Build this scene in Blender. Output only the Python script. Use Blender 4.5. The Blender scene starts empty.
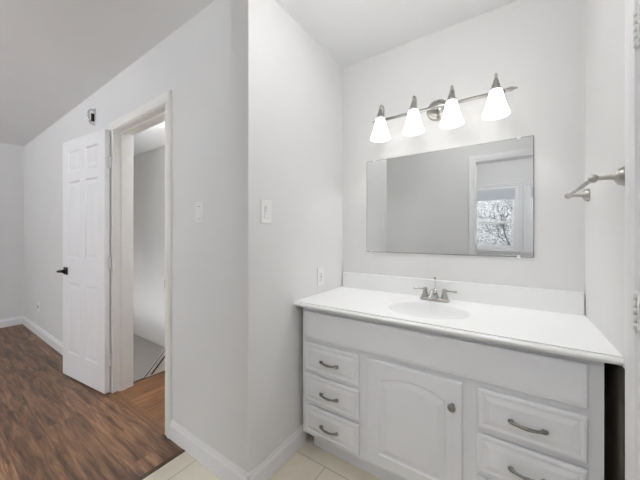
import bpy, bmesh, math, random
from mathutils import Vector, Matrix
random.seed(7)
S = bpy.context.scene
COL = S.collection
# ------------------------------------------------------------------ camera
CAM_H, YAW, FPX, CX, CY = 1.2215, 34.3175, 280.95, 319.87, 235.07
cd = bpy.data.cameras.new('camera'); cam = bpy.data.objects.new('camera', cd); COL.objects.link(cam)
cam.location = (0, 0, CAM_H); cam.rotation_euler = (math.pi/2, 0, math.radians(YAW))
cd.sensor_fit = 'HORIZONTAL'; cd.sensor_width = 36; cd.lens = FPX/640*36
cd.shift_x = (320-CX)/640; cd.shift_y = (CY-240)/640
cd.clip_start = .02
S.camera = cam
# ------------------------------------------------------------------ world, exposure
w = bpy.data.worlds.new('world'); S.world = w; w.use_nodes = True
wn = w.node_tree; wn.nodes.clear()
wo = wn.nodes.new('ShaderNodeOutputWorld'); wb = wn.nodes.new('ShaderNodeBackground')
wb.inputs['Color'].default_value = (.93, .96, 1, 1); wb.inputs['Strength'].default_value = 7.0
wn.links.new(wb.outputs[0], wo.inputs[0])
S.view_settings.view_transform = 'Standard'; S.view_settings.look = 'None'
S.view_settings.gamma = 1; S.view_settings.use_curve_mapping = False
S.view_settings.exposure = 0.1
S.cycles.max_bounces = 10; S.cycles.diffuse_bounces = 6
P_BULB = 2.7        # W, each vanity bulb
E_SHADE = 2.0       # emission of vanity shades
P_BED = 16.0        # W, added fill globe in the bedroom
P_STAIR = 33.0
P_REAR = 24.0
P_BATH = 7.5
P_UPFILL = 120.0
# ------------------------------------------------------------------ materials
def lin(c): return tuple(((v/255)/12.92 if v/255 <= .04045 else ((v/255+.055)/1.055)**2.4) for v in c)
def mat(name, rgb, rough=.5, metal=0, noise=0, nscale=40, bump=0, bscale=200, coat=0, spec=.5):
    m = bpy.data.materials.new(name); m.use_nodes = True; nt = m.node_tree; p = nt.nodes['Principled BSDF']
    c = lin(rgb); p.inputs['Roughness'].default_value = rough; p.inputs['Metallic'].default_value = metal
    p.inputs['Specular IOR Level'].default_value = spec; p.inputs['Coat Weight'].default_value = coat
    tc = nt.nodes.new('ShaderNodeTexCoord')
    n = nt.nodes.new('ShaderNodeTexNoise'); n.inputs['Scale'].default_value = nscale; n.inputs['Detail'].default_value = 4
    nt.links.new(tc.outputs['Object'], n.inputs['Vector'])
    r = nt.nodes.new('ShaderNodeValToRGB'); k = noise
    r.color_ramp.elements[0].position = .3; r.color_ramp.elements[1].position = .7
    r.color_ramp.elements[0].color = (*[max(0, v*(1-k)) for v in c], 1); r.color_ramp.elements[1].color = (*[min(1, v*(1+k)) for v in c], 1)
    nt.links.new(n.outputs['Fac'], r.inputs[0]); nt.links.new(r.outputs[0], p.inputs['Base Color'])
    if bump:
        b = nt.nodes.new('ShaderNodeBump'); b.inputs['Strength'].default_value = bump; b.inputs['Distance'].default_value = .002
        n2 = nt.nodes.new('ShaderNodeTexNoise'); n2.inputs['Scale'].default_value = bscale; n2.inputs['Detail'].default_value = 3
        nt.links.new(tc.outputs['Object'], n2.inputs['Vector'])
        nt.links.new(n2.outputs['Fac'], b.inputs['Height']); nt.links.new(b.outputs[0], p.inputs['Normal'])
    return m
M = {}
M['paint'] = mat('wall_paint', (227, 227, 227), .6, noise=.01, nscale=3, bump=.25, bscale=90, spec=.3)
M['ceil'] = mat('ceiling_paint', (238, 239, 240), .8, noise=.01, nscale=3, bump=.35, bscale=60, spec=.2)
M['taupe'] = mat('stair_wall_paint', (204, 202, 200), .7, noise=.01, nscale=3, bump=.2, bscale=90, spec=.2)
M['trim'] = mat('trim_paint', (236, 236, 238), .35, noise=.01, nscale=8)
M['trimwarm'] = mat('old_trim_paint', (236, 235, 232), .4, noise=.015, nscale=8)
M['doorp'] = mat('door_paint', (240, 240, 242), .35, noise=.01, nscale=8)
M['cab'] = mat('cabinet_paint', (228, 229, 232), .38, noise=.012, nscale=10, bump=.05, bscale=120)
M['marble'] = mat('cultured_marble', (240, 241, 241), .28, noise=.01, nscale=5, coat=.1)
M['nickel'] = mat('brushed_nickel', (178, 176, 172), .28, 1, noise=.04, nscale=60)
M['pewter'] = mat('antique_pewter', (140, 138, 134), .36, 1, noise=.25, nscale=120)
M['chrome'] = mat('chrome', (205, 205, 205), .12, 1, noise=.02, nscale=60)
M['black'] = mat('black_metal', (22, 22, 23), .4, .6, noise=.1, nscale=60)
M['plastic'] = mat('white_plastic', (236, 236, 236), .35, noise=.01, nscale=40)
M['grey'] = mat('grey_plastic', (120, 120, 120), .5, noise=.05, nscale=40)
M['dark'] = mat('dark_slot', (30, 30, 30), .7, noise=.05, nscale=40)
M['raw_shaded'] = mat('unpainted_shaded_wall', (88, 84, 76), .9, noise=.35, nscale=9)  # bare brown wall, darkened further for the shade in the gap
M['strip'] = mat('dark_threshold', (84, 66, 52), .6, noise=.2, nscale=60)
M['carpet'] = mat('grey_carpet', (150, 146, 142), .95, noise=.12, nscale=160, bump=.5, bscale=400)
M['blind'] = mat('window_shade_fabric', (214, 220, 226), .8, noise=.02, nscale=60)
M['bark'] = mat('tree_bark', (60, 58, 56), .9, noise=.3, nscale=30)
m = mat('silver_mirror', (236, 238, 238), .0, 1); M['mirror'] = m
def nodes(name):
    m = bpy.data.materials.new(name); m.use_nodes = True; return m, m.node_tree, m.node_tree.nodes['Principled BSDF']
def wood(name, c1, c2, cdark, seam, wide, length, along_y=False, rough=.42):
    m, nt, p = nodes(name); N = nt.nodes.new; L = nt.links.new
    tc = N('ShaderNodeTexCoord'); mp = N('ShaderNodeMapping')
    if along_y: mp.inputs['Rotation'].default_value = (0, 0, math.pi/2)
    L(tc.outputs['Object'], mp.inputs['Vector'])
    br = N('ShaderNodeTexBrick'); br.offset = .37; br.inputs['Scale'].default_value = 1
    br.inputs['Brick Width'].default_value = length; br.inputs['Row Height'].default_value = wide
    br.inputs['Mortar Size'].default_value = .0018; br.inputs['Mortar Smooth'].default_value = .3; br.inputs['Bias'].default_value = 0
    br.inputs['Color1'].default_value = (0, 0, 0, 1); br.inputs['Color2'].default_value = (1, 1, 1, 1); br.inputs['Mortar'].default_value = (.5, .5, .5, 1)
    L(mp.outputs[0], br.inputs['Vector'])
    # shift the grain from plank to plank
    sc = N('ShaderNodeVectorMath'); sc.operation = 'MULTIPLY'; sc.inputs[1].default_value = (7, 13, 5); L(br.outputs['Color'], sc.inputs[0])
    ad = N('ShaderNodeVectorMath'); ad.operation = 'ADD'; L(mp.outputs[0], ad.inputs[0]); L(sc.outputs[0], ad.inputs[1])
    st = N('ShaderNodeMapping'); st.inputs['Scale'].default_value = (.7, 8.5, 1); L(ad.outputs[0], st.inputs['Vector'])
    g = N('ShaderNodeTexNoise'); g.inputs['Scale'].default_value = 3.9; g.inputs['Detail'].default_value = 14; g.inputs['Roughness'].default_value = .62; g.inputs['Distortion'].default_value = .8
    L(st.outputs[0], g.inputs['Vector'])
    r = N('ShaderNodeValToRGB'); e = r.color_ramp.elements
    e[0].position = .36; e[0].color = (*lin(cdark), 1); e[1].position = .66; e[1].color = (*lin(c2), 1)
    x = e.new(.5); x.color = (*lin(c1), 1); L(g.outputs['Fac'], r.inputs[0])
    fm = N('ShaderNodeMapping'); fm.inputs['Scale'].default_value = (4, 70, 1); L(ad.outputs[0], fm.inputs['Vector'])
    fg = N('ShaderNodeTexNoise'); fg.inputs['Scale'].default_value = 2; fg.inputs['Detail'].default_value = 8; L(fm.outputs[0], fg.inputs['Vector'])
    fr_ = N('ShaderNodeValToRGB'); fr_.color_ramp.elements[0].position = .35; fr_.color_ramp.elements[0].color = (.62, .60, .58, 1); fr_.color_ramp.elements[1].position = .6; fr_.color_ramp.elements[1].color = (1, 1, 1, 1); L(fg.outputs['Fac'], fr_.inputs[0])
    fx_ = N('ShaderNodeMix'); fx_.data_type = 'RGBA'; fx_.blend_type = 'MULTIPLY'; fx_.inputs[0].default_value = .7; L(r.outputs[0], fx_.inputs[6]); L(fr_.outputs[0], fx_.inputs[7])
    # blotches + knots
    bl = N('ShaderNodeTexNoise'); bl.inputs['Scale'].default_value = 3.2; bl.inputs['Detail'].default_value = 5
    b2 = N('ShaderNodeMapping'); b2.inputs['Scale'].default_value = (1, 2.6, 1); L(ad.outputs[0], b2.inputs['Vector']); L(b2.outputs[0], bl.inputs['Vector'])
    br2 = N('ShaderNodeValToRGB'); br2.color_ramp.elements[0].position = .32; br2.color_ramp.elements[0].color = (.62, .60, .62, 1)
    br2.color_ramp.elements[1].position = .62; br2.color_ramp.elements[1].color = (1.0, 1.0, 1.0, 1); L(bl.outputs['Fac'], br2.inputs[0])
    mx = N('ShaderNodeMix'); mx.data_type = 'RGBA'; mx.blend_type = 'MULTIPLY'; mx.inputs[0].default_value = .8
    L(fx_.outputs[2], mx.inputs[6]); L(br2.outputs[0], mx.inputs[7])
    # knots: sparse dark spots stretched along the grain
    km = N('ShaderNodeMapping'); km.inputs['Scale'].default_value = (2.4, 5.5, 1); L(ad.outputs[0], km.inputs['Vector'])
    kv = N('ShaderNodeTexVoronoi'); kv.inputs['Scale'].default_value = 1.6; L(km.outputs[0], kv.inputs['Vector'])
    kr = N('ShaderNodeValToRGB'); kr.color_ramp.elements[0].position = .03; kr.color_ramp.elements[0].color = (.34, .30, .30, 1); kr.color_ramp.elements[1].position = .17; kr.color_ramp.elements[1].color = (1, 1, 1, 1); L(kv.outputs['Distance'], kr.inputs[0])
    kx = N('ShaderNodeMix'); kx.data_type = 'RGBA'; kx.blend_type = 'MULTIPLY'; kx.inputs[0].default_value = 1; L(mx.outputs[2], kx.inputs[6]); L(kr.outputs[0], kx.inputs[7]); mx = kx
    v = N('ShaderNodeMix'); v.data_type = 'RGBA'; v.blend_type = 'MULTIPLY'; v.inputs[0].default_value = .30
    L(mx.outputs[2], v.inputs[6]); L(br.outputs['Color'], v.inputs[7])
    s = N('ShaderNodeMix'); s.data_type = 'RGBA'; s.inputs[7].default_value = (*lin(seam), 1)
    L(br.outputs['Fac'], s.inputs[0]); L(v.outputs[2], s.inputs[6]); L(s.outputs[2], p.inputs['Base Color'])
    p.inputs['Roughness'].default_value = rough
    b = N('ShaderNodeBump'); b.inputs['Strength'].default_value = .15; b.inputs['Distance'].default_value = .003; L(g.outputs['Fac'], b.inputs['Height']); L(b.outputs[0], p.inputs['Normal'])
    return m
M['wood'] = wood('vinyl_plank_floor', (142, 104, 76), (176, 138, 104), (88, 60, 44), (88, 63, 49), .16, 1.22)
M['oak'] = wood('oak_strip_floor', (152, 104, 64), (174, 126, 84), (116, 74, 44), (84, 54, 34), .13, .9, True, .35)
def tile():
    m, nt, p = nodes('beige_floor_tile'); N = nt.nodes.new; L = nt.links.new
    tc = N('ShaderNodeTexCoord'); mp = N('ShaderNodeMapping'); mp.inputs['Location'].default_value = (.81+.604*4, -1.238+.604*4, 0)
    L(tc.outputs['Object'], mp.inputs['Vector'])
    br = N('ShaderNodeTexBrick'); br.offset = .5; br.offset_frequency = 2; br.inputs['Scale'].default_value = 1; br.inputs['Brick Width'].default_value = .604; br.inputs['Row Height'].default_value = .604
    br.inputs['Mortar Size'].default_value = .003; br.inputs['Mortar Smooth'].default_value = .2
    br.inputs['Color1'].default_value = (*lin((236, 228, 212)), 1); br.inputs['Color2'].default_value = (*lin((231, 223, 207)), 1); br.inputs['Mortar'].default_value = (*lin((190, 182, 168)), 1)
    L(mp.outputs[0], br.inputs['Vector'])
    n = N('ShaderNodeTexNoise'); n.inputs['Scale'].default_value = 5; n.inputs['Detail'].default_value = 6; L(tc.outputs['Object'], n.inputs['Vector'])
    r = N('ShaderNodeValToRGB'); r.color_ramp.elements[0].position = .3; r.color_ramp.elements[0].color = (.86, .85, .83, 1); r.color_ramp.elements[1].position = .65; r.color_ramp.elements[1].color = (1, 1, 1, 1)
    L(n.outputs['Fac'], r.inputs[0])
    mx = N('ShaderNodeMix'); mx.data_type = 'RGBA'; mx.blend_type = 'MULTIPLY'; mx.inputs[0].default_value = 1
    L(br.outputs['Color'], mx.inputs[6]); L(r.outputs[0], mx.inputs[7]); L(mx.outputs[2], p.inputs['Base Color'])
    p.inputs['Roughness'].default_value = .35
    return m
M['tile'] = tile()
def emis(name, rgb, e, tex=True):
    m, nt, p = nodes(name)
    p.inputs['Base Color'].default_value = (.8, .8, .8, 1); p.inputs['Roughness'].default_value = .25
    p.inputs['Emission Color'].default_value = (*lin(rgb), 1); p.inputs['Emission Strength'].default_value = e
    return m
M['shade'] = emis('lit_opal_glass', (255, 252, 247), E_SHADE)
M['globe'] = emis('lit_globe', (255, 250, 242), 3)
def glass():
    m, nt, p = nodes('window_glass'); N = nt.nodes.new; L = nt.links.new
    t = N('ShaderNodeBsdfTransparent'); g = N('ShaderNodeBsdfGlossy'); g.inputs['Roughness'].default_value = .02
    x = N('ShaderNodeMixShader'); x.inputs[0].default_value = .03; L(t.outputs[0], x.inputs[1]); L(g.outputs[0], x.inputs[2])
    L(x.outputs[0], nt.nodes['Material Output'].inputs[0]); return m
M['glass'] = glass()
def foliage():
    m, nt, p = nodes('outdoor_brush'); N = nt.nodes.new; L = nt.links.new
    tc = N('ShaderNodeTexCoord'); n = N('ShaderNodeTexNoise'); n.inputs['Scale'].default_value = 22; n.inputs['Detail'].default_value = 9; n.inputs['Roughness'].default_value = .8
    L(tc.outputs['Object'], n.inputs['Vector']); r = N('ShaderNodeValToRGB')
    r.color_ramp.elements[0].position = .38; r.color_ramp.elements[0].color = (.006, .006, .006, 1); r.color_ramp.elements[1].position = .6; r.color_ramp.elements[1].color = (.30, .30, .30, 1)
    L(n.outputs['Fac'], r.inputs[0]); L(r.outputs[0], p.inputs['Base Color']); p.inputs['Roughness'].default_value = .9
    return m
M['brush'] = foliage()
# ------------------------------------------------------------------ mesh helpers
def B(): return bmesh.new()
def box(bm, x0, y0, z0, x1, y1, z1, bev=0, seg=2, mtx=None):
    t = bmesh.new(); bmesh.ops.create_cube(t, size=1)
    for v in t.verts: v.co = Vector(((x0+x1)/2+v.co.x*(x1-x0), (y0+y1)/2+v.co.y*(y1-y0), (z0+z1)/2+v.co.z*(z1-z0)))
    if bev: bmesh.ops.bevel(t, geom=list(t.edges), offset=bev, segments=seg, affect='EDGES', profile=.5)
    merge(bm, t, mtx)
def merge(bm, t, mtx=None):
    if mtx is not None: t.transform(mtx)
    me = bpy.data.meshes.new('tmp'); t.to_mesh(me); t.free(); bm.from_mesh(me); bpy.data.meshes.remove(me)
def lathe(bm, prof, n=28, mtx=None):
    """prof: (radius, z) list, revolved about z"""
    t = bmesh.new(); rings = []
    for r, z in prof:
        rings.append([t.verts.new((max(r, 1e-4)*math.cos(2*math.pi*i/n), max(r, 1e-4)*math.sin(2*math.pi*i/n), z)) for i in range(n)])
    for a, b in zip(rings, rings[1:]):
        for i in range(n): t.faces.new((a[i], a[(i+1) % n], b[(i+1) % n], b[i]))
    bmesh.ops.remove_doubles(t, verts=t.verts, dist=1e-5)
    bmesh.ops.recalc_face_normals(t, faces=t.faces)
    for f in t.faces: f.smooth = True
    merge(bm, t, mtx)
def tube(bm, pts, rad, n=12, mtx=None, flat=1.0):
    pts = [Vector(p) for p in pts]; t = bmesh.new(); rings = []
    if not hasattr(rad, '__len__'): rad = [rad]*len(pts)
    up = None
    for i, p in enumerate(pts):
        d = (pts[min(i+1, len(pts)-1)]-pts[max(i-1, 0)]).normalized()
        if up is None:
            up = Vector((0, 0, 1)) if abs(d.z) < .9 else Vector((1, 0, 0))
        s = d.cross(up).normalized(); up = s.cross(d).normalized()
        rings.append([t.verts.new(p+rad[i]*(s*math.cos(2*math.pi*k/n)+up*flat*math.sin(2*math.pi*k/n))) for k in range(n)])
    for a, b in zip(rings, rings[1:]):
        for k in range(n): t.faces.new((a[k], a[(k+1) % n], b[(k+1) % n], b[k]))
    t.faces.new(rings[0]); t.faces.new(rings[-1]); bmesh.ops.recalc_face_normals(t, faces=t.faces)
    for f in t.faces: f.smooth = len(f.verts) == 4
    merge(bm, t, mtx)
def prism(bm, poly, axis, a, b):
    """extrude a 2D polygon: axis 'x' -> poly is (y,z); 'y' -> (x,z)"""
    t = bmesh.new(); f = (lambda p, k: (k, p[0], p[1])) if axis == 'x' else (lambda p, k: (p[0], k, p[1]))
    A = [t.verts.new(f(p, a)) for p in poly]; Bv = [t.verts.new(f(p, b)) for p in poly]; n = len(poly)
    t.faces.new(A); t.faces.new(Bv)
    for i in range(n): t.faces.new((A[i], A[(i+1) % n], Bv[(i+1) % n], Bv[i]))
    bmesh.ops.recalc_face_normals(t, faces=t.faces); merge(bm, t)
def rings_mesh(bm, rings, mtx=None, cap=True, smooth=False):
    t = bmesh.new(); R = [[t.verts.new(p) for p in r] for r in rings]; n = len(rings[0])
    for a, b in zip(R, R[1:]):
        for i in range(n):
            f = t.faces.new((a[i], a[(i+1) % n], b[(i+1) % n], b[i])); f.smooth = smooth
    if cap: t.faces.new(R[0]); t.faces.new(R[-1])
    bmesh.ops.recalc_face_normals(t, faces=t.faces); merge(bm, t, mtx)
def obj(name, bm, m, parent=None, kind=None, label=None, cat=None, group=None):
    bmesh.ops.recalc_face_normals(bm, faces=bm.faces)
    me = bpy.data.meshes.new(name); bm.to_mesh(me); bm.free()
    me.materials.append(M[m]); o = bpy.data.objects.new(name, me); COL.objects.link(o)
    if parent: 
        o.parent = parent; o.matrix_parent_inverse = (Matrix.LocRotScale(parent.location, parent.rotation_euler, None)).inverted() if not parent.parent else Matrix.Identity(4)
        if parent.parent: o.matrix_parent_inverse = WM(parent).inverted()
    tag(o, kind, label, cat, group); return o
def WM(o):
    m = Matrix.LocRotScale(o.location, o.rotation_euler, None)
    return (WM(o.parent) @ o.matrix_parent_inverse @ m) if o.parent else m
def tag(o, kind=None, label=None, cat=None, group=None):
    if kind: o['kind'] = kind
    if label: o['label'] = label
    if cat: o['category'] = cat
    if group: o['group'] = group
def empty(name, loc, kind=None, label=None, cat=None, group=None):
    o = bpy.data.objects.new(name, None); COL.objects.link(o); o.location = loc; o.empty_display_size = .05
    tag(o, kind, label, cat, group); return o
# world-space building: parts are modelled in world coordinates under an Empty placed at the thing's base
# ------------------------------------------------------------------ dimensions
XA, YV, YH, XR, XL, H = -1.018, 1.786, .898, .283, -5.56, 2.44
YR = .02           # face of the wall the camera looks out of
YB, XD = -3.2, -1.6
Y2 = -2.0
OX0, OX1 = -2.53, -1.76      # clear opening of the bedroom door
DT = 2.026
# ------------------------------------------------------------------ structure
def wall(name, boxes, m='paint', label=None):
    bm = B()
    for b in boxes: box(bm, *b)
    return obj(name, bm, m, kind='structure', label=label, cat='wall')
wall('wall_hall', [(XL-.12, YH, 0, OX0-.02, YH+.12, H), (OX1+.02, YH, 0, XA, YH+.12, H), (OX0-.02, YH, DT+.02, OX1+.02, YH+.12, H)],
     label='long pale grey wall that holds the open white panel door')
wall('wall_alcove', [(XA-.12, YH+.12, 0, XA, YV, H)], label='pale wall at the left end of the vanity')
wall('wall_vanity', [(XA-.12, YV, 0, XR+.12, YV+.12, H)], label='pale wall behind the mirror and vanity')
wall('wall_right', [(XR, YR, 0, XR+.12, .365, H), (XR, 1.117, 0, XR+.12, YV, H), (XR, .365, DT+.02, XR+.12, 1.117, H)], label='pale wall with the towel bar at right of the vanity')
wall('wall_rear', [(XD-.12, YR-.12, 0, -.36, YR, H), (.28, YR-.12, 0, 1.72, YR, H), (-.36, YR-.12, DT+.02, .28, YR, H)], label='grey wall facing the mirror with the doorway in it')
wall('wall_bedroom_left', [(XL-.12, YB-.12, 0, XL, YH, H)], label='far pale wall at the left end of the wood floor')
wall('wall_bedroom_rear', [(XL, YB-.12, 0, -4.7, YB, H), (-2.7, YB-.12, 0, XD-.12, YB, H), (-4.7, YB-.12, 0, -2.7, YB, .8), (-4.7, YB-.12, 2.1, -2.7, YB, H)], label='bedroom wall with the wide window')
wall('wall_partition', [(XD-.12, YB-.12, 0, XD, YR-.12, H)], label='wall between bedroom and the room behind the doorway')
wall('wall_window', [(XD, Y2-.12, 0, -.78, Y2, H), (1.04, Y2-.12, 0, 1.72, Y2, H), (-.78, Y2-.12, 0, 1.04, Y2, .97), (-.78, Y2-.12, 2.03, 1.04, Y2, H), (.10, Y2-.12, .97, .20, Y2, 2.03)], label='wall with paired windows seen in the mirror')
wall('wall_room_right', [(1.6, Y2, 0, 1.72, YR-.12, H)], label='side wall of the room behind the doorway')
SX, SY = -5.3, 1.96
wall('wall_stair', [(SX-.12, SY, -2.2, XA-.12, SY+.12, H), (SX-.12, YH+.12, -2.2, SX, SY, H)], 'taupe', label='taupe wall of the stair seen through the open doorway')
wall('ceiling', [(XL-.12, YB-.12, H, 1.72, SY+.12, H+.1)], 'ceil', label='white ceiling')
TX = -1.535
bm = B(); box(bm, XL, YB, -.1, TX-.012, YH, 0); box(bm, TX-.012, YB, -.1, XD, YR-.12, 0); 
obj('floor', bm, 'wood', kind='structure', label='brown plank floor of the bedroom', cat='floor')
bm = B(); box(bm, TX+.012, YR-.12, -.1, XR, YH, 0); box(bm, XA, YH, -.1, XR, YV, 0)
obj('floor_tile', bm, 'tile', kind='structure', label='beige tile floor in front of the vanity', cat='floor')
bm = B(); box(bm, TX-.012, YR, -.1, TX+.012, YH, .003)
obj('trim_1', bm, 'strip', kind='structure', label='dark strip where plank floor meets tile', cat='trim')
bm = B(); box(bm, XD, Y2, -.1, 1.6, YR-.12, 0)
obj('floor_back_room', bm, 'carpet', kind='structure', label='floor of the room behind the doorway', cat='floor')
bm = B(); box(bm, -2.573, YH, -.1, XA-.12, SY, 0)
obj('floor_landing', bm, 'oak', kind='structure', label='warm oak stair landing past the doorway', cat='floor')
bm = B(); box(bm, SX, YH+.12, -.43, -2.60, SY, -.30)
obj('floor_lower_landing', bm, 'carpet', kind='structure', label='grey lower landing beyond the oak floor', cat='floor')
bm = B(); box(bm, -2.60, YH+.12, -.43, -2.573, SY, .004, .002)
obj('trim_2', bm, 'strip', kind='structure', label='dark edge of the oak landing', cat='trim')
# sloping white stair skirt on the landing edge, with dark iron edge strips
bm = B(); prism(bm, [(1.13, .004), (1.9, .79), (1.9, .004)], 'x', -2.60, -2.578)
sk = obj('stair_skirt', bm, 'trimwarm', label='sloping white stair skirt board seen at the foot of the open doorway', cat='stair board')
bm = B(); tube(bm, [(-2.575, 1.125, .008), (-2.575, 1.9, .80)], .004, 8); obj('edge_strip', bm, 'dark', sk, label='thin dark edge strip')
bm = B(); tube(bm, [(-2.573, 1.185, .016), (-2.573, 1.9, .745)], .006, 8); obj('rail_strip', bm, 'black', sk, label='thicker black rail strip')
# baseboards with a cap profile
def baseboard(name, pts, side, label, h=.107, t=.015):
    """pts: two (x,y) on the wall face; side: normal into the room"""
    (x0, y0), (x1, y1) = pts; n = Vector(side)
    prof = [(0, 0), (t, 0), (t, h*.74), (t*.8, h*.79), (t*.62, h*.83), (t*.55, h*.93), (t*.3, h), (0, h)]
    t_ = bmesh.new(); R = []
    for (x, y) in ((x0, y0), (x1, y1)): R.append([t_.verts.new((x+n.x*a, y+n.y*a, b)) for a, b in prof])
    k = len(prof)
    for i in range(k): t_.faces.new((R[0][i], R[0][(i+1) % k], R[1][(i+1) % k], R[1][i]))
    t_.faces.new(R[0]); t_.faces.new(R[1]); bm = B(); merge(bm, t_)
    return obj(name, bm, 'trim', kind='structure', label=label, cat='baseboard')
baseboard('baseboard_hall_left', ((XL, YH), (OX0-.065, YH)), (0, -1), 'white baseboard behind the open door')
baseboard('baseboard_hall', ((OX1+.067, YH), (XA+.015, YH)), (0, -1), 'white baseboard right of the doorway')
baseboard('baseboard_alcove', ((XA, YH-.015), (XA, 1.325)), (1, 0), 'white baseboard beside the vanity')
baseboard('baseboard_left', ((XL, YB), (XL, YH-.015)), (1, 0), 'white baseboard on far left wall')
baseboard('baseboard_rear', ((XD-.12, YR), (-.425, YR)), (0, 1), 'white baseboard on the wall facing the mirror')
# unpainted wall strip under the counter, shade of the gap painted into it
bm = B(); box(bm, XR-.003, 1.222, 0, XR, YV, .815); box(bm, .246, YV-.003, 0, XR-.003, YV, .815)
obj('trim_3', bm, 'raw_shaded', kind='structure', label='unpainted wall strip with painted-in shade, in the gap right of the vanity', cat='wall strip')
# ---- casings: profile swept around an opening in a Y plane or X plane
def casing(bm, a0, a1, top, f, w=.064, t=.018, bottom=0, four=False, reveal=.004):
    """f(a, d, z) maps along-wall, distance off the wall and height to the world; colonial profile"""
    prof = [(0, 0), (0, t*.55), (.006, t*.75), (.016, t*.55), (.024, t*.8), (w*.72, t), (w*.86, t*1.0), (w*.95, t*.8), (w, t*.45), (w, 0)]
    i0, i1, tp, bt = a0-reveal, a1+reveal, top+reveal, bottom-(reveal if four else 0)
    def ring(u, s):
        o, d = u
        return {'bl': f(i0-o, d, bt-(o if four else 0)), 'tl': f(i0-o, d, tp+o), 'tr': f(i1+o, d, tp+o), 'br': f(i1+o, d, bt-(o if four else 0))}[s]
    path = ['bl', 'tl', 'tr', 'br'] + (['bl'] if four else [])
    t_ = bmesh.new(); V = [[t_.verts.new(ring(u, s)) for u in prof] for s in path]; k = len(prof)
    for A, C in zip(V, V[1:]):
        for i in range(k): t_.faces.new((A[i], A[(i+1) % k], C[(i+1) % k], C[i]))
    if not four: t_.faces.new(V[0]); t_.faces.new(V[-1])
    bmesh.ops.remove_doubles(t_, verts=t_.verts, dist=1e-6)
    merge(bm, t_)
# bedroom door frame
bm = B(); casing(bm, OX0, OX1, DT, lambda a, d, z: (a, YH-d, z)); casing(bm, OX0, OX1, DT, lambda a, d, z: (a, YH+.12+d, z))
JY0, JY1 = YH-.002, YH+.122
box(bm, OX0-.02, JY0, 0, OX0, JY1, DT+.02); box(bm, OX1, JY0, 0, OX1+.02, JY1, DT+.02); box(bm, OX0, JY0, DT, OX1, JY1, DT+.02)
box(bm, OX0, YH+.04, 0, OX0+.011, YH+.075, DT-.011, .002); box(bm, OX1-.011, YH+.04, 0, OX1, YH+.075, DT-.011, .002); box(bm, OX0, YH+.04, DT-.011, OX1, YH+.075, DT, .002)
fr = obj('trim_4', bm, 'trimwarm', kind='structure', label='white frame and casing of the open doorway', cat='door frame')
bm = B(); box(bm, OX1-.004, YH-.010, .893, OX1-.0005, YH+.034, .943, .001); obj('strike_plate', bm, 'pewter', fr, label='small dark metal strike plate')
# threshold
bm = B(); prism(bm, [(YH-.03, 0), (YH-.026, .007), (YH-.012, .008), (YH-.010, .005), (YH-.006, .005), (YH-.004, .009), (YH+.022, .009), (YH+.030, 0)], 'x', OX0, OX1)
obj('trim_5', bm, 'strip', kind='structure', label='brown wooden threshold strip in the doorway', cat='threshold'); 
M['thr'] = mat('threshold_wood', (118, 84, 58), .45, noise=.15, nscale=30); bpy.data.objects['trim_5'].data.materials[0] = M['thr']
# right wall door frame + closed door
bm = B(); casing(bm, .385, 1.097, DT, lambda a, d, z: (XR-d, a, z), w=.050)
box(bm, XR-.002, 1.097, 0, XR+.122, 1.117, DT+.02); box(bm, XR-.002, .365, 0, XR+.122, .385, DT+.02); box(bm, XR-.002, .385, DT, XR+.122, 1.097, DT+.02)
obj('trim_6', bm, 'trim', kind='structure', label='white door casing at the right edge of view', cat='door frame')
# rear doorway frame
bm = B(); casing(bm, -.33, .262, DT, lambda a, d, z: (min(a, XR-.001), YR+d, z), w=.068, t=.016)
box(bm, -.36, YR-.122, 0, -.33, YR+.002, DT+.02); box(bm, .262, YR-.122, 0, .28, YR+.002, DT+.02); box(bm, -.33, YR-.122, DT, .262, YR+.002, DT+.02)
obj('trim_7', bm, 'trim', kind='structure', label='white doorway casing reflected in the mirror', cat='door frame')

# ---- panel door leaf: local x 0..w (hinge to latch), y 0..th, z 0..h
def leaf(w, h, th=.035):
    bm = B(); st, mul, rails = .105, .09, [(0, .20), (.80, 1.01), (1.665, 1.745), (1.925, h)]
    if w > .68: st = .105
    cols = [(st, (w-mul)/2), ((w+mul)/2, w-st)]
    box(bm, 0, 0, 0, st, th, h); box(bm, w-st, 0, 0, w, th, h); box(bm, cols[0][1], 0, 0, cols[1][0], th, h)
    for a, b in rails:
        for c in cols: box(bm, c[0], 0, a, c[1], th, b)
    for (a, b) in zip([r[1] for r in rails[:-1]], [r[0] for r in rails[1:]]):
        for c0, c1 in cols:
            for s in (0, 1):
                Y = (lambda d: d) if s == 0 else (lambda d: th-d)
                rr = []
                for ins, dep in ((0, 0), (.004, .002), (.010, .006), (.018, .007), (.045, .003), (.046, .0025)):
                    x0, x1, z0, z1 = c0+ins, c1-ins, a+ins, b-ins
                    rr.append([(x0, Y(dep), z0), (x1, Y(dep), z0), (x1, Y(dep), z1), (x0, Y(dep), z1)])
                t = bmesh.new(); R = [[t.verts.new(p) for p in r] for r in rr]
                for q, r2 in zip(R, R[1:]):
                    for i in range(4): t.faces.new((q[i], q[(i+1) % 4], r2[(i+1) % 4], r2[i]))
                t.faces.new(R[-1]); merge(bm, t)
    return bm
def hinge_bm(h=.09, knuckles=5, r=.006, leafw=.03):
    bm = B(); k = h/knuckles
    for i in range(knuckles): lathe(bm, [(0, i*k+.0006), (r, i*k+.0006), (r, (i+1)*k-.0006), (0, (i+1)*k-.0006)], 14)
    lathe(bm, [(0, -.006), (r*.5, -.005), (r*.7, -.001), (r*.7, 0)], 12); lathe(bm, [(r*.7, h), (r*.7, h+.001), (r*.5, h+.005), (0, h+.006)], 12)
    return bm
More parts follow.
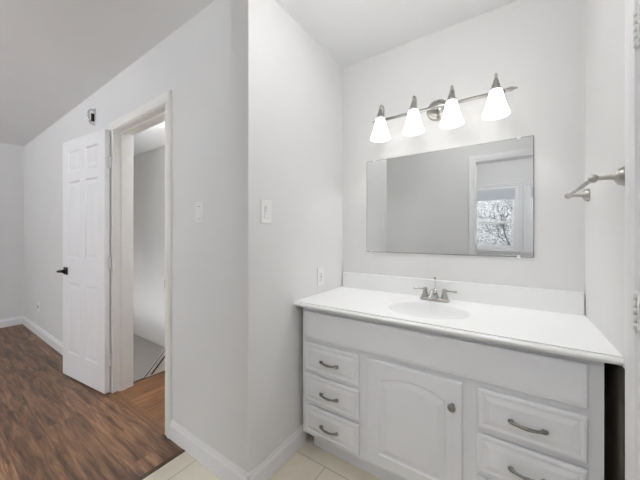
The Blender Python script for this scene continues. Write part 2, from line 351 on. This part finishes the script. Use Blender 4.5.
# open bedroom door
ang = math.atan2(-.077, -.683)
d1 = empty('door_1', (-2.561, .877, .012), 'structure', 'white six-panel door swung wide open against the wall', 'door')
Md = Matrix.Translation((-2.561, .877, .012)) @ Matrix.Rotation(ang, 4, 'Z')
# the leaf's local +y side must face the room
def place(bm, mtx): bm.transform(mtx); return bm
LW = .699
lf = obj('door_leaf', place(leaf(LW, 2.018), Md), 'doorp', d1)
def lever_bm(sgn=1):
    bm = B(); 
    box(bm, -.032, 0, -.032, .032, .009, .032, .003)
    tube(bm, [(0, .009, 0), (0, .03, 0), (0, .05, 0)], [.013, .011, .011], 16)
    tube(bm, [(0.006, .052, 0), (-.02, .054, 0), (-.06, .056, .001), (-.108, .052, 0)], [.0125, .012, .010, .009], 12, flat=.8)
    return bm
for y, s in ((.035, 1), (0, -1)):
    mt = Md @ Matrix.Translation((LW-.065, y, .90)) @ Matrix.Diagonal((1, s, 1, 1))
    bm = lever_bm(); place(bm, mt); obj('lever_handle', bm, 'black', lf, label='black lever handle')
for z in (.215, .965, 1.735):
    bm = hinge_bm(.09, 5, .007); place(bm, Matrix.Translation((-2.549, .868, z)))
    box(bm, -2.552, .868, z, -2.546, YH-.016, z+.09, .001); box(bm, -2.531, YH-.006, z, -2.5275, YH+.03, z+.09, .001)   # leaf on the jamb
    t = B(); box(t, -.001, .006, z-.012, .0012, .034, z+.078); place(t, Md); me_ = t
    merge(bm, me_)
    obj('hinge', bm, 'trim', d1, label='painted white hinge')
# closed door on the right wall
d2 = empty('door_2', (XR+.004, 1.093, .012), 'structure', 'white closed door with painted hinges at the right edge of view', 'door')
M2 = Matrix.Translation((XR+.004, 1.093, .012)) @ Matrix.Rotation(-math.pi/2, 4, 'Z')
lf2 = obj('door_leaf', place(leaf(.70, 2.018), M2), 'trim', d2)
for z in (1.722, .968, .22):
    bm = hinge_bm(.10, 5, .0065); place(bm, Matrix.Translation((XR-.0075, 1.0955, z)))
    box(bm, XR-.008, 1.077, z, XR+.002, 1.092, z+.10, .001)
    obj('hinge', bm, 'grey', d2, label='grey painted five-knuckle hinge')
M['hinge'] = mat('painted_hinge', (218, 218, 218), .4, .1, noise=.08, nscale=200)
for o in bpy.data.objects:
    if o.name.startswith('hinge') and o.parent == d2: o.data.materials[0] = M['hinge']
# ---- windows
def window(name, x0, x1, z0, z1, y, label, blind=True, cas=True):
    w_ = empty(name, ((x0+x1)/2, y, z0), 'structure', label, 'window')
    bm = B()
    for b in ((x0, z0, x0+.05, z1), (x1-.05, z0, x1, z1), (x0+.05, z1-.04, x1-.05, z1), (x0+.05, z0, x1-.05, z0+.05)):
        box(bm, b[0], y-.11, b[1], b[2], y-.01, b[3], .004)
    if cas: casing(bm, x0, x1, z1, lambda a, d, z: (a, y+d, z), w=.07 if cas is True else cas, bottom=z0, four=True)
    obj('window_frame', bm, 'trim', w_)
    zt = z1-.22 if blind else z1-.04; zm = (z0+.05+zt)/2+.02
    for nm, a, b, yy in (('upper_sash', zm-.012, z1-.04, y-.085), ('lower_sash', z0+.05, zm+.012, y-.055)):
        bm = B(); s = .035
        for q in ((x0+.05, a, x0+.05+s, b), (x1-.05-s, a, x1-.05, b), (x0+.05+s, b-s*.8, x1-.05-s, b), (x0+.05+s, a, x1-.05-s, a+s*.9)):
            box(bm, q[0], yy-.013, q[1], q[2], yy+.013, q[3], .003)
        sa = obj(nm, bm, 'trim', w_)
        bm = B(); box(bm, x0+.05+s, yy-.002, a+s*.9, x1-.05-s, yy+.002, b-s*.8); obj('pane', bm, 'glass', sa)
    bm = B(); box(bm, x0-.05, y-.01, z0-.02, x1+.05, y+.035, z0, .004); obj('window_sill', bm, 'trim', w_)
    if blind:
        bm = B(); n = 9
        for i in range(n):
            za = z1-.22+i*.018; box(bm, x0+.055, y-.04, za, x1-.055, y-.012, za+.0165, .004)
        box(bm, x0+.052, y-.042, z1-.06, x1-.052, y-.008, z1-.042, .002)
        obj('raised_shade', bm, 'blind', w_, label='raised pleated window shade')
    return w_
window('window_1', -.78, .10, .97, 2.03, Y2, 'left of the paired windows reflected in the mirror', cas=.045)
window('window_2', .20, 1.04, .97, 2.03, Y2, 'right of the paired windows reflected at the mirror edge', cas=.045)
window('window_3', -4.7, -2.7, .8, 2.1, YB, 'wide bedroom window outside the view', blind=False)
# ------------------------------------------------------------------ vanity cabinet
cab = empty('vanity_cabinet', (-.365, 1.5, 0), None, 'white wooden vanity cabinet with arched door and five drawers under the sink counter', 'cabinet')
CX0, CX1, CF, CB, CT = -.982, .247, 1.268, YV-.004, .818
bm = B(); T = .018
box(bm, CX0, CF+.02, .107, CX0+T, CB, CT); box(bm, CX1-T, CF+.02, 0, CX1, CB, CT); box(bm, CX0+T, CF+.02, .107, CX1-T, CB, .107+T); box(bm, CX0+T, CB-.006, .107+T, CX1-T, CB, CT)
obj('carcass', bm, 'cab', cab)
# face frame
bm = B(); xs = [(CX0, -.945), (-.635, -.565), (-.175, -.098), (.196, CX1)]
for a, b in xs: box(bm, a, CF, .107, b, CF+.02, CT)
for a, b in ((-.945, -.635), (-.565, -.175), (-.098, .196)):
    box(bm, a, CF, .107, b, CF+.02, .145); box(bm, a, CF, .60, b, CF+.02, .66); box(bm, a, CF, .785, b, CF+.02, CT)
for a, b in ((-.945, -.635), (-.098, .196)):
    for z in (.280, .450): box(bm, a, CF, z, b, CF+.02, z+.022)
obj('face_frame', bm, 'cab', cab)
bm = B(); box(bm, CX0+.03, 1.335, 0, CX1, 1.35, .107); obj('toe_kick', bm, 'cab', cab)
def rect(x0, x1, z0, z1, i, y): return [(x0+i, y, z0+i), (x1-i, y, z0+i), (x1-i, y, z1-i), (x0+i, y, z1-i)]
YFACE = CF
def front(x0, x1, z0, z1, prof=((0, 0), (0, .012), (.004, .0165), (.012, .0175), (.020, .0150), (.024, .0152), (.040, .019), (.041, .0191))):
    bm = B(); rings_mesh(bm, [rect(x0, x1, z0, z1, i, YFACE-.001-d) for i, d in prof]); return bm
obj('false_front', front(-.962, .208, .650, .797, ((0, 0), (0, .012), (.005, .0165), (.012, .017), (.016, .018), (.017, .018))), 'cab', cab)
def pull(cx, cz):
    """arched bow pull with flattened leaf-shaped ends"""
    bm = B(); y0 = YFACE-.020; n = 18; pts = []; r = []
    for i in range(n+1):
        u = i/n*2-1; pts.append((cx+u*.055, y0-.004-.022*(1-abs(u)**2.2), cz-.000)); a = abs(u)
        r.append(.0052+.0036*math.exp(-((a-.86)/.14)**2)+.0012*math.exp(-(a/.2)**2))
    tube(bm, pts, r, 12)
    for s in (-1, 1): tube(bm, [(cx+s*.046, y0+.001, cz), (cx+s*.046, y0-.009, cz)], [.006, .0045], 12)
    return bm
for i, (z0, z1) in enumerate(((.472, .627), (.303, .452), (.130, .279))):
    d = obj('drawer', front(-.957, -.624, z0, z1), 'cab', cab); obj('handle', pull(-.791, (z0+z1)/2-.006), 'pewter', d, label='antique pewter bow handle')
for i, (z0, z1) in enumerate(((.472, .625), (.300, .449), (.132, .280))):
    d = obj('drawer', front(-.112, .207, z0, z1), 'cab', cab); obj('handle', pull(.047, (z0+z1)/2-.008), 'pewter', d, label='antique pewter bow handle')
# arched door
def arch_ring(x0, x1, z0, zs, rise, i, y, n=16):
    """bottom-left, bottom-right, then the right side up and over the arch"""
    p = [(x0+i, y, z0+i), (x1-i, y, z0+i)]
    for k in range(n+1):
        u = 1-2*k/n; p.append(((x0+x1)/2+u*(x1-x0-2*i)/2, y, zs-i+rise*(1-u*u)))
    return p
def outer_ring(x0, x1, z0, z1, i, y, n=16):
    p = [(x0+i, y, z0+i), (x1-i, y, z0+i)]
    for k in range(n+1):
        u = 1-2*k/n; p.append(((x0+x1)/2+u*(x1-x0-2*i)/2, y, z1-i))
    return p
DX0, DX1, DZ0, DZ1 = -.577, -.163, .130, .627
R_ = [outer_ring(DX0, DX1, DZ0, DZ1, i, YFACE-.001-d) for i, d in ((0, 0), (0, .013), (.003, .0175), (.010, .019))]
R_ += [arch_ring(DX0+.06, DX1-.06, DZ0+.058, .537, .034, i, YFACE-.001-d) for i, d in ((0, .019), (.003, .015), (.007, .0125), (.012, .0125), (.034, .018), (.036, .0182))]
bm = B(); rings_mesh(bm, R_); dr = obj('cabinet_door', bm, 'cab', cab, label='white door with an arched raised panel')
bm = B(); mk = Matrix.Translation((-.199, YFACE-.0195, .528)) @ Matrix.Rotation(math.pi/2, 4, 'X')
lathe(bm, [(0, 0), (.009, 0), (.0065, .006), (.006, .012), (.012, .016), (.0155, .020), (.0155, .024), (.012, .028), (.006, .030), (0, .0305)], 28, mk); obj('knob', bm, 'pewter', dr, label='round pewter knob')
# ------------------------------------------------------------------ counter with integral basin
cnt = empty('countertop', (-.365, 1.5, .82), None, 'glossy white vanity countertop with oval sink basin and backsplash', 'countertop')
KX0, KX1, KY0, KY1, KZ = XA+.002, XR-.0008, 1.232, YV-.002, .849
bcx, bcy, ba, bb = -.352, 1.470, .190, .158
bm = B(); n = 120; angs = [2*math.pi*i/n for i in range(n)]
def rectpt(a, x0, x1, y0, y1, z):
    c, s = math.cos(a), math.sin(a); k = 1e9
    if c > 1e-9: k = min(k, (x1-bcx)/c)
    if c < -1e-9: k = min(k, (x0-bcx)/c)
    if s > 1e-9: k = min(k, (y1-bcy)/s)
    if s < -1e-9: k = min(k, (y0-bcy)/s)
    return (bcx+c*k, bcy+s*k, z)
corner = [math.atan2(y-bcy, x-bcx) % (2*math.pi) for x in (KX0, KX1) for y in (KY0, KY1)]
for c in corner:
    i = min(range(n), key=lambda k: abs(angs[k]-c)); angs[i] = c
ell = lambda f, z: [(bcx+ba*f*math.cos(t_), bcy+bb*f*math.sin(t_), z) for t_ in [math.atan2(math.sin(a)/bb, math.cos(a)/ba) for a in angs]]
top = [[rectpt(a, KX0, KX1, KY0, KY1, KZ) for a in angs], ell(1.12, KZ)]
rings_mesh(bm, top, cap=False)
rings_mesh(bm, [ell(1.12, KZ), ell(1.11, KZ+.0010), ell(1.09, KZ+.0014), ell(1.06, KZ+.0010), ell(1.03, KZ-.0005), ell(1.0, KZ-.003)], cap=False, smooth=True)
# moulded front edge + underside (a swept profile), ends
prof = [(0, KZ), (.002, KZ-.004), (-.002, KZ-.006), (-.008, KZ-.009), (-.0105, KZ-.013), (-.0105, KZ-.017), (-.008, KZ-.021), (.000, KZ-.023), (.006, KZ-.030), (.02, KZ-.031), (KY1-KY0, KZ-.031)]
t = bmesh.new(); A = [t.verts.new((KX0, KY0+a, z)) for a, z in prof]; C = [t.verts.new((KX1, KY0+a, z)) for a, z in prof]
for i in range(4, len(prof)-1): pass
for i in range(len(prof)-2): t.faces.new((A[i], A[i+1], C[i+1], C[i]))
merge(bm, t)
t = bmesh.new()
for X in (KX0, KX1):
    vs = [t.verts.new((X, KY0+a, z)) for a, z in prof]+[t.verts.new((X, KY1, KZ))]; t.faces.new(vs)
merge(bm, t)
bmesh.ops.remove_doubles(bm, verts=bm.verts, dist=1e-6)
obj('counter_slab', bm, 'marble', cnt)
bm = B(); rings_mesh(bm, [ell(1.0, KZ-.003), ell(.98, KZ-.010), ell(.955, KZ-.030), ell(.91, KZ-.060), ell(.82, KZ-.092), ell(.66, KZ-.116), ell(.45, KZ-.130), ell(.2, KZ-.138), ell(.1, KZ-.140)], cap=False, smooth=True)
bs = obj('sink_basin', bm, 'marble', cnt)
bm = B(); lathe(bm, [(.0, -.145), (.021, -.145), (.023, -.140), (.019, -.138), (.014, -.140), (0, -.138)], 28, Matrix.Translation((bcx, bcy, KZ))); obj('drain', bm, 'chrome', bs)
bm = B(); box(bm, KX0+.012, YV-.022, KZ-.002, XR-.004, YV-.002, .954, .003); obj('backsplash', bm, 'marble', cnt)
# ------------------------------------------------------------------ faucet
fx, fy = -.362, 1.690
fc = empty('faucet', (fx, fy, KZ), None, 'brushed nickel two-handle faucet standing behind the oval sink', 'faucet')
bm = B(); pr = []
for i, z in ((0, KZ+.0005), (0, KZ+.012), (.004, KZ+.016), (.010, KZ+.018)):
    r = []; hw, hd, cr = .079-i, .027-i, .024-i
    for k, (sx, sy) in enumerate(((1, 1), (-1, 1), (-1, -1), (1, -1))):
        for q in range(7):
            a = math.pi/2*k+math.pi/2*q/6; r.append((fx+sx*(hw-cr)+cr*math.cos(a), fy+sy*(hd-cr)+cr*math.sin(a), z))
    pr.append(r)
rings_mesh(bm, pr); obj('base_plate', bm, 'nickel', fc)
for s in (-1, 1):
    mt = Matrix.Translation((fx+s*.052, fy, KZ+.016))
    bm = B(); lathe(bm, [(0, 0), (.021, 0), (.021, .004), (.018, .012), (.013, .028), (.011, .036), (.0125, .041), (.0125, .050), (.009, .056), (0, .058)], 24, mt)
    tube(bm, [(fx+s*.052, fy, KZ+.062), (fx+s*.075, fy-.002, KZ+.0625), (fx+s*.10, fy-.004, KZ+.062), (fx+s*.113, fy-.005, KZ+.0615), (fx+s*.116, fy-.005, KZ+.0615)], [.007, .0045, .0045, .0075, .006], 12)
    obj('faucet_handle', bm, 'nickel', fc)
bm = B(); lathe(bm, [(0, 0), (.024, 0), (.022, .008), (.017, .028), (.013, .042), (.006, .052), (0, .054)], 24, Matrix.Translation((fx, fy-.004, KZ+.016)))
tube(bm, [(fx, fy-.005, KZ+.040), (fx, fy-.03, KZ+.056), (fx, fy-.06, KZ+.058), (fx, fy-.09, KZ+.050), (fx, fy-.105, KZ+.038), (fx, fy-.107, KZ+.030)], [.014, .0145, .0135, .012, .011, .0105], 18)
obj('spout', bm, 'chrome', fc)
bm = B(); tube(bm, [(fx, fy+.012, KZ+.02), (fx, fy+.012, KZ+.122)], .0024, 10); lathe(bm, [(0, -.003), (.004, -.002), (.0075, .004), (.0075, .010), (.004, .015), (0, .016)], 18, Matrix.Translation((fx, fy+.012, KZ+.120))); obj('lift_rod', bm, 'nickel', fc)
# ------------------------------------------------------------------ mirror
MX0, MX1, MZ0, MZ1 = -.824, .092, 1.109, 1.724
bm = B(); pr = []
for i, y in ((0, YV-.001), (0, YV-.0035), (.0012, YV-.0055)):
    pr.append([(MX0+i, y, MZ0+i), (MX1-i, y, MZ0+i), (MX1-i, y, MZ1-i), (MX0+i, y, MZ1-i)])
rings_mesh(bm, pr)
mi = obj('wall_mirror', bm, 'mirror', label='frameless rectangular mirror mounted on the wall above the sink', cat='mirror')
bm = B(); box(bm, MX0-.0015, YV-.004, MZ0-.0015, MX1+.0018, YV-.0004, MZ1+.0015); obj('backing_edge', bm, 'grey', mi, label='thin grey edge of the glass')
for x, z, s in ((-.79, MZ0, -1), (.03, MZ0, -1), (-.77, MZ1, 1), (.03, MZ1, 1)):
    bm = B(); box(bm, x-.008, YV-.009, z-.008 if s > 0 else z-.008, x+.008, YV-.0005, z+.008, .002); obj('mirror_clip', bm, 'plastic', mi, label='small clear clip')
# ------------------------------------------------------------------ vanity light
vl = empty('vanity_light', (-.365, YV, 1.945), None, 'brushed nickel four-light bar fixture with opal bell shades above the mirror', 'light fixture')
BY, BZ, SHY = 1.688, 1.947, 1.634
bm = B(); mt = Matrix.Translation((-.365, YV-.0005, 1.968)) @ Matrix.Rotation(math.pi/2, 4, 'X')
lathe(bm, [(0, 0), (.062, 0), (.062, .006), (.055, .012), (.045, .014), (.043, .019), (.030, .024), (0, .027)], 36, mt)
for dz in (-.045, .048): lathe(bm, [(0, .014), (.005, .014), (.005, .020), (0, .022)], 12, Matrix.Translation((0, 0, dz)) @ mt)
obj('wall_plate', bm, 'nickel', vl)
bm = B(); tube(bm, [(-.365, YV-.02, 1.965), (-.365, 1.72, 1.962), (-.365, BY, BZ)], [.010, .009, .009], 14); obj('support_arm', bm, 'nickel', vl)
bm = B(); tube(bm, [(-.690, BY, BZ), (-.028, BY, BZ)], .0088, 14)
obj('crossbar', bm, 'nickel', vl)
for s, x in ((-1, -.690), (1, -.028)):
    bm = B(); lathe(bm, [(0, 0), (.0075, 0), (.0115, .006), (.0085, .014), (.012, .024), (.0085, .036), (.004, .044), (.0055, .049), (0, .053)], 18, Matrix.Translation((x, BY, BZ)) @ Matrix.Rotation(s*math.pi/2, 4, 'Y')); obj('finial', bm, 'nickel', vl)
for i in range(4):
    x = -.666+i*.2005
    bm = B()  # scroll arm: from the bar up, over and down into the socket cup
    pts = [(x, BY, BZ)]
    for k in range(11):
        a = math.pi*k/10; pts.append((x, (BY+SHY)/2+math.cos(a)*(BY-SHY)/2, 2.004+math.sin(a)*.020))
    pts.append((x, SHY, 1.985)); tube(bm, pts, .0062, 12)
    lathe(bm, [(0, -.012), (.011, -.011), (.0125, 0), (.011, .011), (0, .012)], 16, Matrix.Translation((x, BY, BZ)) @ Matrix.Rotation(math.pi/2, 4, 'Y'))
    obj('scroll_arm', bm, 'nickel', vl)
    mt = Matrix.Translation((x, SHY, 0))
    bm = B(); lathe(bm, [(0, 1.995), (.007, 1.994), (.009, 1.986), (.0125, 1.982), (.0125, 1.970), (.017, 1.966), (.019, 1.950), (.025, 1.944), (.026, 1.936), (0, 1.936)], 24, mt); so = obj('socket_cup', bm, 'nickel', vl)
    bm = B(); lathe(bm, [(.023, 1.937), (.0275, 1.934), (.032, 1.915), (.040, 1.88), (.050, 1.845), (.0585, 1.820), (.060, 1.811), (.0575, 1.811), (.055, 1.820), (.046, 1.845), (.037, 1.88), (.029, 1.915), (.023, 1.930)], 36, mt); shd = obj('glass_shade', bm, 'shade', vl, label='lit white opal glass bell shade')
    bm = B(); lathe(bm, [(0, 1.890), (.010, 1.892), (.014, 1.900), (.012, 1.910), (.010, 1.915), (.010, 1.935), (0, 1.936)], 20, mt); obj('bulb', bm, 'globe', shd)
    ld = bpy.data.lights.new('vanity_bulb_light', 'POINT'); ld.energy = P_BULB; ld.color = (1, .985, .97); ld.shadow_soft_size = .010
    lo = bpy.data.objects.new('vanity_bulb_light', ld); COL.objects.link(lo); lo.location = (x, SHY, 1.874)
# ------------------------------------------------------------------ towel bar
tb = empty('towel_bar', (XR, 1.48, 1.40), None, 'brushed nickel towel bar mounted on the right wall above the counter', 'towel bar')
TBX = XR-.070
for i, y in enumerate((1.224, 1.70)):
    bm = B(); mt = Matrix.Translation((XR-.0005, y, 1.40)) @ Matrix.Rotation(-math.pi/2, 4, 'Y')
    lathe(bm, [(0, 0), (.029, 0), (.029, .003), (.026, .008), (.025, .013), (.018, .018), (.010, .022), (.0075, .030), (.0066, .045), (.0070, .060), (0, .066)], 30, mt)
    lathe(bm, [(0, -.014), (.009, -.013), (.013, -.006), (.0135, 0), (.013, .006), (.009, .013), (0, .014)], 20, Matrix.Translation((TBX, y, 1.40)) @ Matrix.Rotation(math.pi/2, 4, 'X'))
    obj('bracket', bm, 'nickel', tb)
bm = B(); tube(bm, [(TBX, 1.224, 1.40), (TBX, 1.70, 1.40)], .0066, 16); obj('bar', bm, 'nickel', tb)
# ------------------------------------------------------------------ switches and outlets
def plate(name, mtx, label, cat, kind, group=None):
    """local x = along the wall, y = off the wall (+), z up"""
    e = empty(name, mtx.translation, None, label, cat, group)
    bm = B(); box(bm, -.036, 0, -.059, .036, .006, .059, .003, 2, mtx); obj('cover_plate', bm, 'plastic', e)
    if kind == 'rocker':
        bm = B(); t = bmesh.new(); prism(t, [(.006, -.033), (.0105, -.032), (.0070, 0), (.0085, .032), (.006, .033)], 'x', -.0165, .0165); merge(bm, t, mtx); r = obj('rocker', bm, 'plastic', e)
        for z in (-.0335, .0335): bm = B(); box(bm, -.012, .0058, z-.0012, .012, .0068, z+.0012, 0, 2, mtx); obj('gap', bm, 'grey', e)
    if kind == 'dimmer':
        bm = B(); box(bm, -.0165, .005, -.033, .0165, .010, .033, .002, 2, mtx); obj('paddle', bm, 'plastic', e)
        bm = B(); box(bm, .007, .0098, -.002, .010, .0104, .026, 0, 2, mtx); obj('slider_slot', bm, 'grey', e)
        bm = B(); box(bm, .0055, .0100, .006, .0115, .0135, .012, .001, 2, mtx); obj('slider', bm, 'plastic', e)
    if kind in ('gfci', 'duplex'):
        bm = B(); box(bm, -.0165, .005, -.033, .0165, .0085, .033, .002, 2, mtx); f = obj('receptacle', bm, 'plastic', e)
        for z in (-.019, .019):
            for x in (-.006, .006): bm = B(); box(bm, x-.001, .0080, z-.004, x+.001, .0090, z+.004, 0, 2, mtx); obj('slot', bm, 'dark', f)
            bm = B(); box(bm, -.0025, .0080, z-.012, .0025, .0090, z-.008, 0, 2, mtx); obj('slot', bm, 'dark', f)
        if kind == 'gfci':
            for z in (-.004, .004): bm = B(); box(bm, -.006, .0080, z-.0022, .006, .0100, z+.0022, .0005, 2, mtx); obj('test_button', bm, 'grey', f)
    if kind == 'jack':
        bm = B(); box(bm, -.008, .005, -.016, .008, .009, .016, .001, 2, mtx); obj('jack', bm, 'dark', e)
    return e
mh = lambda x, z: Matrix.Translation((x, YH-.0002, z)) @ Matrix.Rotation(math.pi, 4, 'Z')
ma = lambda y, z: Matrix.Translation((XA+.0002, y, z)) @ Matrix.Rotation(-math.pi/2, 4, 'Z')
plate('light_switch', mh(-1.404, 1.343), 'white rocker light switch on the hall wall right of the open doorway', 'light switch', 'rocker')
plate('light_switch', ma(1.010, 1.338), 'white dimmer light switch on the wall near the outside corner', 'light switch', 'dimmer')
plate('wall_outlet', ma(1.494, .955), 'white wall outlet just above the left end of the counter', 'outlet', 'gfci')
plate('wall_outlet', mh(-4.77, .344), 'small low wall outlet with dark slots, far left above the baseboard', 'outlet', 'jack')
# ------------------------------------------------------------------ metal bracket high above the open door
br = empty('wall_bracket', (-2.935, YH, 2.215), None, 'small curved chrome bracket high on the wall above the open door', 'bracket')
bm = B(); tube(bm, [(-2.935, YH-.004, 2.285), (-2.935, YH-.030, 2.283), (-2.935, YH-.045, 2.26), (-2.935, YH-.045, 2.19), (-2.935, YH-.032, 2.168), (-2.935, YH-.004, 2.165)], .007, 10); obj('chrome_loop', bm, 'chrome', br)
bm = B(); box(bm, -2.952, YH-.006, 2.150, -2.918, YH-.0005, 2.297, .002); obj('back_plate', bm, 'plastic', br, label='white back plate')
bm = B(); box(bm, -2.944, YH-.030, 2.185, -2.926, YH-.006, 2.200, .003); box(bm, -2.930, YH-.030, 2.19, -2.924, YH-.006, 2.25, .003); obj('catch', bm, 'black', br, label='dark catch')
# ------------------------------------------------------------------ added fill lights: bath, bedroom, stair and back room globes, bedroom uplighter
def fill_globe(x, y, power, label, r=.11, tint=(255, 253, 251)):
    """added fill globe under the ceiling; the glowing globe itself is the light source"""
    e = empty('fill_globe', (x, y, H), None, label, 'ceiling lamp')
    zc = H-.055-r
    bm = B(); lathe(bm, [(0, H-.0005), (.07, H-.0005), (.07, H-.012), (.045, H-.03), (.04, zc+r*.93), (0, zc+r*.93)], 36, Matrix.Translation((x, y, 0))); obj('canopy', bm, 'nickel', e)
    key = 'globe_%d' % len(bpy.data.materials); M[key] = emis('lit_globe', tint, power/(4*math.pi**2*r*r))
    bm = B(); lathe(bm, [(r*math.sin(a), zc+r*math.cos(a)) for a in [math.pi*k/16 for k in range(2, 17)]], 28, Matrix.Translation((x, y, 0))); obj('fill_glow', bm, key, e)
fill_globe(-.36, .88, P_BATH, 'added round fill globe over the bathroom floor, above the view')  # added to even out the light in the alcove
fill_globe(-3.4, -1.5, P_BED, 'added round fill globe in the middle of the bedroom', .11, (240, 248, 255))  # added fill for the hall wall and bedroom
fill_globe(-2.6, 1.64, P_STAIR, 'added round fill globe over the stair landing', .10, (255, 255, 253))  # added to brighten the stair wall and ceiling
fill_globe(-.05, -.5, P_REAR, 'added round fill globe in the room behind the doorway')  # added to light cabinet fronts and tile through the doorway
fl = empty('fill_uplighter', (-3.3, -2.4, 0), None, 'added tall black fill uplighter standing in the bedroom, outside the view', 'fill light')  # unseen uplighter, added to brighten the bedroom ceiling
bm = B(); lathe(bm, [(0, .001), (.14, .001), (.14, .012), (.02, .03), (0, .03)], 32, Matrix.Translation((-3.3, -2.4, 0))); obj('base', bm, 'black', fl)
bm = B(); tube(bm, [(-3.3, -2.4, .02), (-3.3, -2.4, 1.70)], .012, 12); obj('pole', bm, 'black', fl)
bm = B(); lathe(bm, [(.012, 1.69), (.06, 1.70), (.13, 1.74), (.18, 1.80), (.175, 1.80), (.12, 1.75), (.05, 1.715), (0, 1.71)], 36, Matrix.Translation((-3.3, -2.4, 0))); obj('bowl', bm, 'plastic', fl)
ld = bpy.data.lights.new('fill_uplight', 'POINT'); ld.energy = P_UPFILL; ld.shadow_soft_size = .05; ld.color = (.95, .98, 1)
lo = bpy.data.objects.new('fill_uplight', ld); COL.objects.link(lo); lo.location = (-3.3, -2.4, 1.79)
# window portals guide the daylight
for x0, x1, z0, z1, y in ((-.78, 1.04, .97, 2.03, Y2-.13), (-4.7, -2.7, .8, 2.1, YB-.13)):
    ld = bpy.data.lights.new('window_portal', 'AREA'); ld.shape = 'RECTANGLE'; ld.size = x1-x0; ld.size_y = z1-z0; ld.cycles.is_portal = True
    lo = bpy.data.objects.new('window_portal', ld); COL.objects.link(lo); lo.location = ((x0+x1)/2, y, (z0+z1)/2); lo.rotation_euler = (math.pi/2, 0, math.pi)
# ------------------------------------------------------------------ outdoors (seen in the mirror through the paired windows)
bm = B(); box(bm, -8, -14, -.5, 8, -3.6, -.4); obj('ground', bm, 'brush', kind='structure', label='ground outside the windows', cat='ground')
t = bmesh.new(); bmesh.ops.create_icosphere(t, subdivisions=5, radius=1)
for v in t.verts:
    n_ = 1+.12*math.sin(v.co.x*9+v.co.z*7)*math.sin(v.co.y*8+2)+.05*math.sin(v.co.z*23+v.co.x*19)+random.uniform(-.03, .03); v.co = Vector((v.co.x*5.5*n_, v.co.y*1.1*n_, v.co.z*3.2*n_))
bm = B(); merge(bm, t, Matrix.Translation((.3, -6.2, 1.1)))
obj('hedge', bm, 'brush', label='mottled grey brush outside the paired windows seen in the mirror', cat='shrub')
def branch(bm, p, d, L, r, dep):
    q = p+d*L; tube(bm, [p, (p+q)/2+Vector((random.uniform(-.04, .04), 0, random.uniform(-.03, .03))), q], [r, r*.85, r*.65], 6)
    if dep:
        for k in range(3): branch(bm, p+d*L*random.uniform(.6, 1), (d+Vector((random.uniform(-.8, .8), random.uniform(-.3, .3), random.uniform(-.1, .6)))).normalized(), L*.68, r*.6, dep-1)
bm = B(); branch(bm, Vector((.55, -4.4, -.4)), Vector((-.2, 0, 1)).normalized(), 1.1, .035, 4)
obj('bare_tree', bm, 'bark', label='dark bare tree outside the paired windows seen in the mirror', cat='tree')
